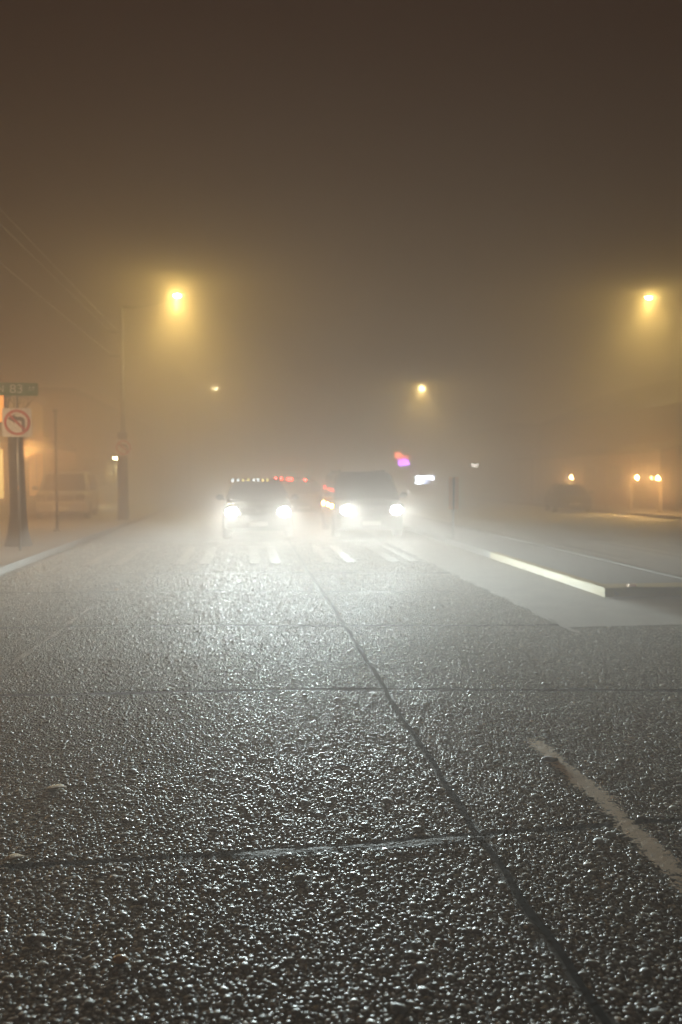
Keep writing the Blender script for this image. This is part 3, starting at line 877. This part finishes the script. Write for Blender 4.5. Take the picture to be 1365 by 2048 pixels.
# bare street tree behind the first sign
def street_tree(px, Y, label, h=7.2, seed=3):
    rs = random.Random(seed)
    p = at(px, 1000, Y=Y)
    t = thing('street_tree', label, 'tree', (p.x, Y, .13))
    MB().tube([(0, 0, -.05), (0, 0, .1), (0, 0, .35), (.01, 0, .8), (-.02, 0, 2.2), (-.05, .03, 3.2)], [.36, .29, .23, .185, .17, .16], 16).build('trunk', 'bark', t)
    g = MB()
    def grow(p0, d, ln, r, lv):
        pts = [p0]; q = p0.copy(); dd = d.copy()
        n = 5
        for k in range(n):
            dd = (dd + Vector((rs.uniform(-.2, .2), rs.uniform(-.2, .2), rs.uniform(-.03, .16)))).normalized()
            q = q + dd * ln / n; pts.append(q.copy())
        g.tube(pts, [r * (1 - .55 * k / n) for k in range(n + 1)], 6 if lv else 8)
        if lv < 2:
            for k in range(rs.choice((2, 3, 3))):
                i = rs.randint(2, n)
                nd = (dd + Vector((rs.uniform(-.9, .9), rs.uniform(-.9, .9), rs.uniform(-.15, .5)))).normalized()
                grow(pts[i], nd, ln * rs.uniform(.55, .8), r * .5, lv + 1)
    for k in range(3):
        a = .5 + k * 2.09 + rs.uniform(-.3, .3)
        grow(Vector((-.05, .03, 2.95 + .05 * k)), Vector((math.cos(a) * .7, math.sin(a) * .7, .85)).normalized(), h * .05, .025, 0)
    g.build('crown', 'twig', t)
    return t
street_tree(36, 18.9, 'leafless street tree with dark trunk right behind the large no left turn sign')

# thin pole in front of the shop
q = at(114, 1000, Y=24)
tag(MB().tube([(0, 0, -.02), (0, 0, 3.6)], .04, 10).ellipsoid((0, 0, 3.6), (.08, .08, .06), nu=10, nv=6).tube([(0, 0, -.01), (0, 0, .06)], .12, 10).build('thin_post', 'post_grey', loc=(q.x, 24, .14)), 'thin grey metal post standing before the warm shopfront on the left', 'post')

# ------------------------------------------------------------------ buildings
def lantern(px, py, X=None, Y=None, label='', face=-1, energy=60, mm='lantern', col=(1, .55, .18), group=None, glow_size=.07):
    p = at(px, py, Y=Y) if Y else at(px, py, X=X)
    t = thing('wall_lantern', label, 'lantern', p, 0, group)
    MB().ellipsoid((0, 0, 0), (glow_size, glow_size, glow_size * 1.3), nu=14, nv=10).build('bulb', mm, t)
    MB().tube([(0, 0, glow_size * 1.4), (0, 0, glow_size * 1.4 + .05), (0, 0, .26)], [.08, .07, .02], 10).build('cap', 'plastic', t)
    MB().tube([(0, 0, .24), (.36, 0, .24)], .015, 8).build('bracket', 'plastic', t)
    point('lantern_light', t, (face * .1, -.1, -.05), energy, col, .06)
    return t

# left shop with a warm shopfront (front faces the road, +X)
SXF = -9.4
b = thing('shop_building', 'shop with warm lit windows and dark awning on the left', 'shop', (SXF, 7, .14))
D = 25.5      # along the street
MB().box(-9, 0, 4, 4 + D, -.02, 4.9).build('wall', 'wall_stucco', b)
MB().bbox(-9.15, .15, 3.9, 4 + D + .1, 4.9, 5.25, .04).build('roof', 'roofing', b)
for k in range(9):
    y0 = 4.5 + k * 2.8
    f = MB().bbox(.002, .06, y0, y0 + 2.3, .75, 2.75, .015).build('window', 'trim', b)
    MB().box(.061, .068, y0 + .08, y0 + 2.22, .83, 2.67).build('pane', 'win_bright' if k in (4, 6) else 'win_warm', f)
    MB().box(.069, .085, y0 + 1.12, y0 + 1.18, .83, 2.67).build('mullion', 'trim', f)
aw = MB().prism([(.002, 3.5), (1.5, 2.95), (1.5, 2.75), (1.44, 2.75), (1.44, 2.9), (.002, 3.4)], 'y', 4.3, 4 + D - .2).build('awning', 'awning', b)
MB().prism([(.002, .02), (.1, .02), (.1, .6), (.002, .7)], 'y', 4.3, 4 + D - .2).build('plinth', 'wall_grey', b)
q = at(-2, 812, Y=23)
sg = thing('shop_sign', 'glowing orange shop sign at the left edge above the shopfront', 'shop sign', (q.x, 23, q.z))
MB().bbox(-1.2, .12, -.08, .08, -.45, .45, .04).build('sign_face', 'sign_orange_lit', sg)
MB().bbox(-1.26, .18, .081, .16, -.5, .5, .03).build('frame', 'plastic', sg)
MB().tube([(-.5, .12, .45), (-.5, .12, .75)], .03, 8).build('bracket', 'plastic', sg)
# lamps outside the shopfront: weak window spill, two strong ones added to light signs
for yy in (8.6, 14, 20.5, 26):
    point('shop_fill_light', b, (1.8 if yy == 20.5 else .9, yy, 2.55), 1100 if yy < 10 else 520 if yy == 20.5 else 60, (1, .68, .36) if yy < 10 else (1, .5, .15), .1)

# second left building behind with a pale wall lamp
b2 = thing('brick_building', 'low dark brick building in the fog beyond the small no left turn sign', 'building', (-9.2, 42, .14))
MB().box(-10, 0, 0, 40, -.02, 6.0).build('wall', 'wall_brick', b2)
MB().bbox(-10.1, .1, -.1, 40.1, 6.0, 6.3, .04).build('roof', 'roofing', b2)
for k in range(9):
    f = MB().bbox(.002, .06, 2 + k * 4.2, 4.2 + k * 4.2, 1, 2.8, .015).build('window', 'trim', b2)
    MB().box(.061, .068, 2.1 + k * 4.2, 4.1 + k * 4.2, 1.1, 2.7).build('pane', 'dark_window', f)
pl_ = at(232, 917, Y=43.5)
lp = thing('flood_lamp', 'pale yellow lamp glowing just left of the stout wooden post', 'lamp', pl_, 0)
MB().bbox(-.12, .14, -.1, .1, -.06, .09, .02).build('bulb', 'lantern_pale', lp)
MB().bbox(-.2, .2, -.14, .14, .091, .16, .02).build('hood', 'plastic', lp)
MB().tube([(0, 0, .16), (0, 0, .3), (-1.0, 0, .3)], .025, 8).build('bracket', 'plastic', lp)
spot('flood_light', lp, (0, 0, -.12), 2500, (1, .86, .4), 140, .8, .08)

# right: porch building with orange lanterns, shop with lit signs
RX = 20.6
b3 = thing('porch_building', 'dark building with a posted porch behind the orange lanterns on the right', 'building', (RX, 33, .14))
MB().box(0, 10, 0, 21, -.02, 5.2).build('wall', 'wall_brick', b3)
MB().prism([(-.4, 5.2), (10.4, 5.2), (5, 7.6)], 'y', -.3, 21.3).build('roof', 'roofing', b3)
MB().prism([(-2.2, 2.75), (-.002, 3.3), (-.002, 3.4), (-2.25, 2.88)], 'y', 0, 20).build('porch_roof', 'roofing', b3)
for k in range(8):
    MB().bbox(-2.08, -1.92, .3 + k * 2.7, .46 + k * 2.7, -.02, 2.76, .015).build('porch_post', 'trim', b3)
for k in range(6):
    f = MB().bbox(-.06, -.002, 1.2 + k * 3.3, 3 + k * 3.3, .9, 2.4, .015).build('window', 'trim', b3)
    MB().box(-.068, -.061, 1.3 + k * 3.3, 2.9 + k * 3.3, 1.0, 2.3).build('pane', 'dark_window', f)
GL = 'orange lanterns on the right building'
lantern(1275, 955, X=RX - 2.45, label='orange glowing lantern, left of the close pair at the right edge', energy=900, group=GL)
lantern(1317, 956, X=RX - 2.45, label='orange glowing lantern, right of the close pair at the right edge', energy=850, group=GL)
lantern(1143, 955, X=RX - 2.45, label='orange glowing lantern standing alone above the parked sedan', energy=750, group=GL)

b4 = thing('corner_shop', 'far dim shop building carrying the lit signs, right of the oncoming cars', 'shop', (RX, 60, .14))
MB().box(0, 12, 0, 48, -.02, 5.6).build('wall', 'wall_grey', b4)
MB().bbox(-.2, 12.2, -.2, 48.2, 5.6, 5.95, .05).build('roof', 'roofing', b4)
for k in range(9):
    f = MB().bbox(-.06, -.002, 2 + k * 5, 5.6 + k * 5, .8, 3, .015).build('window', 'trim', b4)
    MB().box(-.068, -.061, 2.1 + k * 5, 5.5 + k * 5, .9, 2.9).build('pane', 'dark_window', f)

def flat_sign(name, label, boxes, Y, depth=.15):
    """boxes: (x0,x1,y0,y1 in photo pixels, material)"""
    xs = [q for bx in boxes for q in bx[:2]]; ys = [q for bx in boxes for q in bx[2:4]]
    c = at((min(xs) + max(xs)) / 2, (min(ys) + max(ys)) / 2, Y=Y)
    t = thing(name, label, 'sign', (c.x, Y, c.z))
    lo, hi = at(min(xs), max(ys), Y=Y) - c, at(max(xs), min(ys), Y=Y) - c
    MB().bbox(lo.x - .1, hi.x + .1, .05, .05 + depth, lo.z - .1, hi.z + .1, .02).build('backing', 'plastic', t)
    for i, (x0, x1, y0, y1, mm) in enumerate(boxes):
        a, d = at(x0, y1, Y=Y) - c, at(x1, y0, Y=Y) - c
        MB().bbox(a.x, d.x, -.03 - .01 * (i % 3), .048, a.z, d.z, .02).build('lit_panel', mm, t)
    MB().tube([(hi.x, .12, 0), (RX - c.x + .1, .12, 0)], .05, 8).build('bracket', 'plastic', t)
    return t
flat_sign('lit_sign', 'bluish white lit sign in an L shape right of the van', [(832, 868, 951, 959, 'sign_white_lit'), (832, 846, 960.5, 968.5, 'sign_white_lit'), (848, 858, 960.5, 966, 'sign_blue_lit')], 62)
flat_sign('neon_sign', 'far red and magenta neon sign above the right oncoming van', [(790, 805, 906, 916, 'neon_red'), (806, 817, 911.5, 916.5, 'neon_red'), (798, 818, 919, 931, 'neon_violet'), (800.5, 815.5, 921, 928, 'neon_magenta')], 75)
flat_sign('pale_sign', 'tiny pale lit sign alone above the orange twin panel marker', [(943, 957, 927, 934, 'sign_pale_lit')], 63)

# ------------------------------------------------------------------ fog and night sky
hz = MB().box(-138, 138, -32, 245, -1.2, 10.5)
hm = bpy.data.materials.new('fog'); hm.use_nodes = True
nt = hm.node_tree; nt.nodes.remove(nt.nodes['Principled BSDF'])
pv = nt.nodes.new('ShaderNodeVolumePrincipled')
pv.inputs['Color'].default_value = (.95, .83, .745, 1)
pv.inputs['Density'].default_value = .062
pv.inputs['Anisotropy'].default_value = .4
pv.inputs['Density Attribute'].default_value = ''
nt.links.new(pv.outputs[0], nt.nodes['Material Output'].inputs['Volume'])
hm.cycles.homogeneous_volume = True
M['fog'] = hm
ho = hz.build('haze', 'fog'); struct(ho, 'stuff')
tag(ho, 'thick night fog filling the whole street', 'fog')

w = bpy.data.worlds.new('World'); sc.world = w; w.use_nodes = True
nt = w.node_tree
bg = nt.nodes['Background']
sky = nt.nodes.new('ShaderNodeTexSky'); sky.sky_type = 'NISHITA'; sky.sun_disc = False
sky.sun_elevation = R(-9); sky.sun_rotation = R(200)
nt.links.new(sky.outputs[0], bg.inputs[0]); bg.inputs[1].default_value = .05
bg2 = nt.nodes.new('ShaderNodeBackground'); bg2.inputs[0].default_value = (1, .03, .02, 1); bg2.inputs[1].default_value = .014   # city glow on low cloud
ad = nt.nodes.new('ShaderNodeAddShader')
nt.links.new(bg.outputs[0], ad.inputs[0]); nt.links.new(bg2.outputs[0], ad.inputs[1])
nt.links.new(ad.outputs[0], nt.nodes['World Output'].inputs[0])

# ------------------------------------------------------------------ render settings
sc.view_settings.view_transform = 'Standard'; sc.view_settings.look = 'None'
sc.view_settings.exposure = 0; sc.view_settings.gamma = 1
cy = sc.cycles
cy.max_bounces = 6; cy.diffuse_bounces = 2; cy.glossy_bounces = 2; cy.volume_bounces = 0; cy.transmission_bounces = 2
cy.use_denoising = True
cy.use_adaptive_sampling = False
cy.sample_clamp_indirect = 4
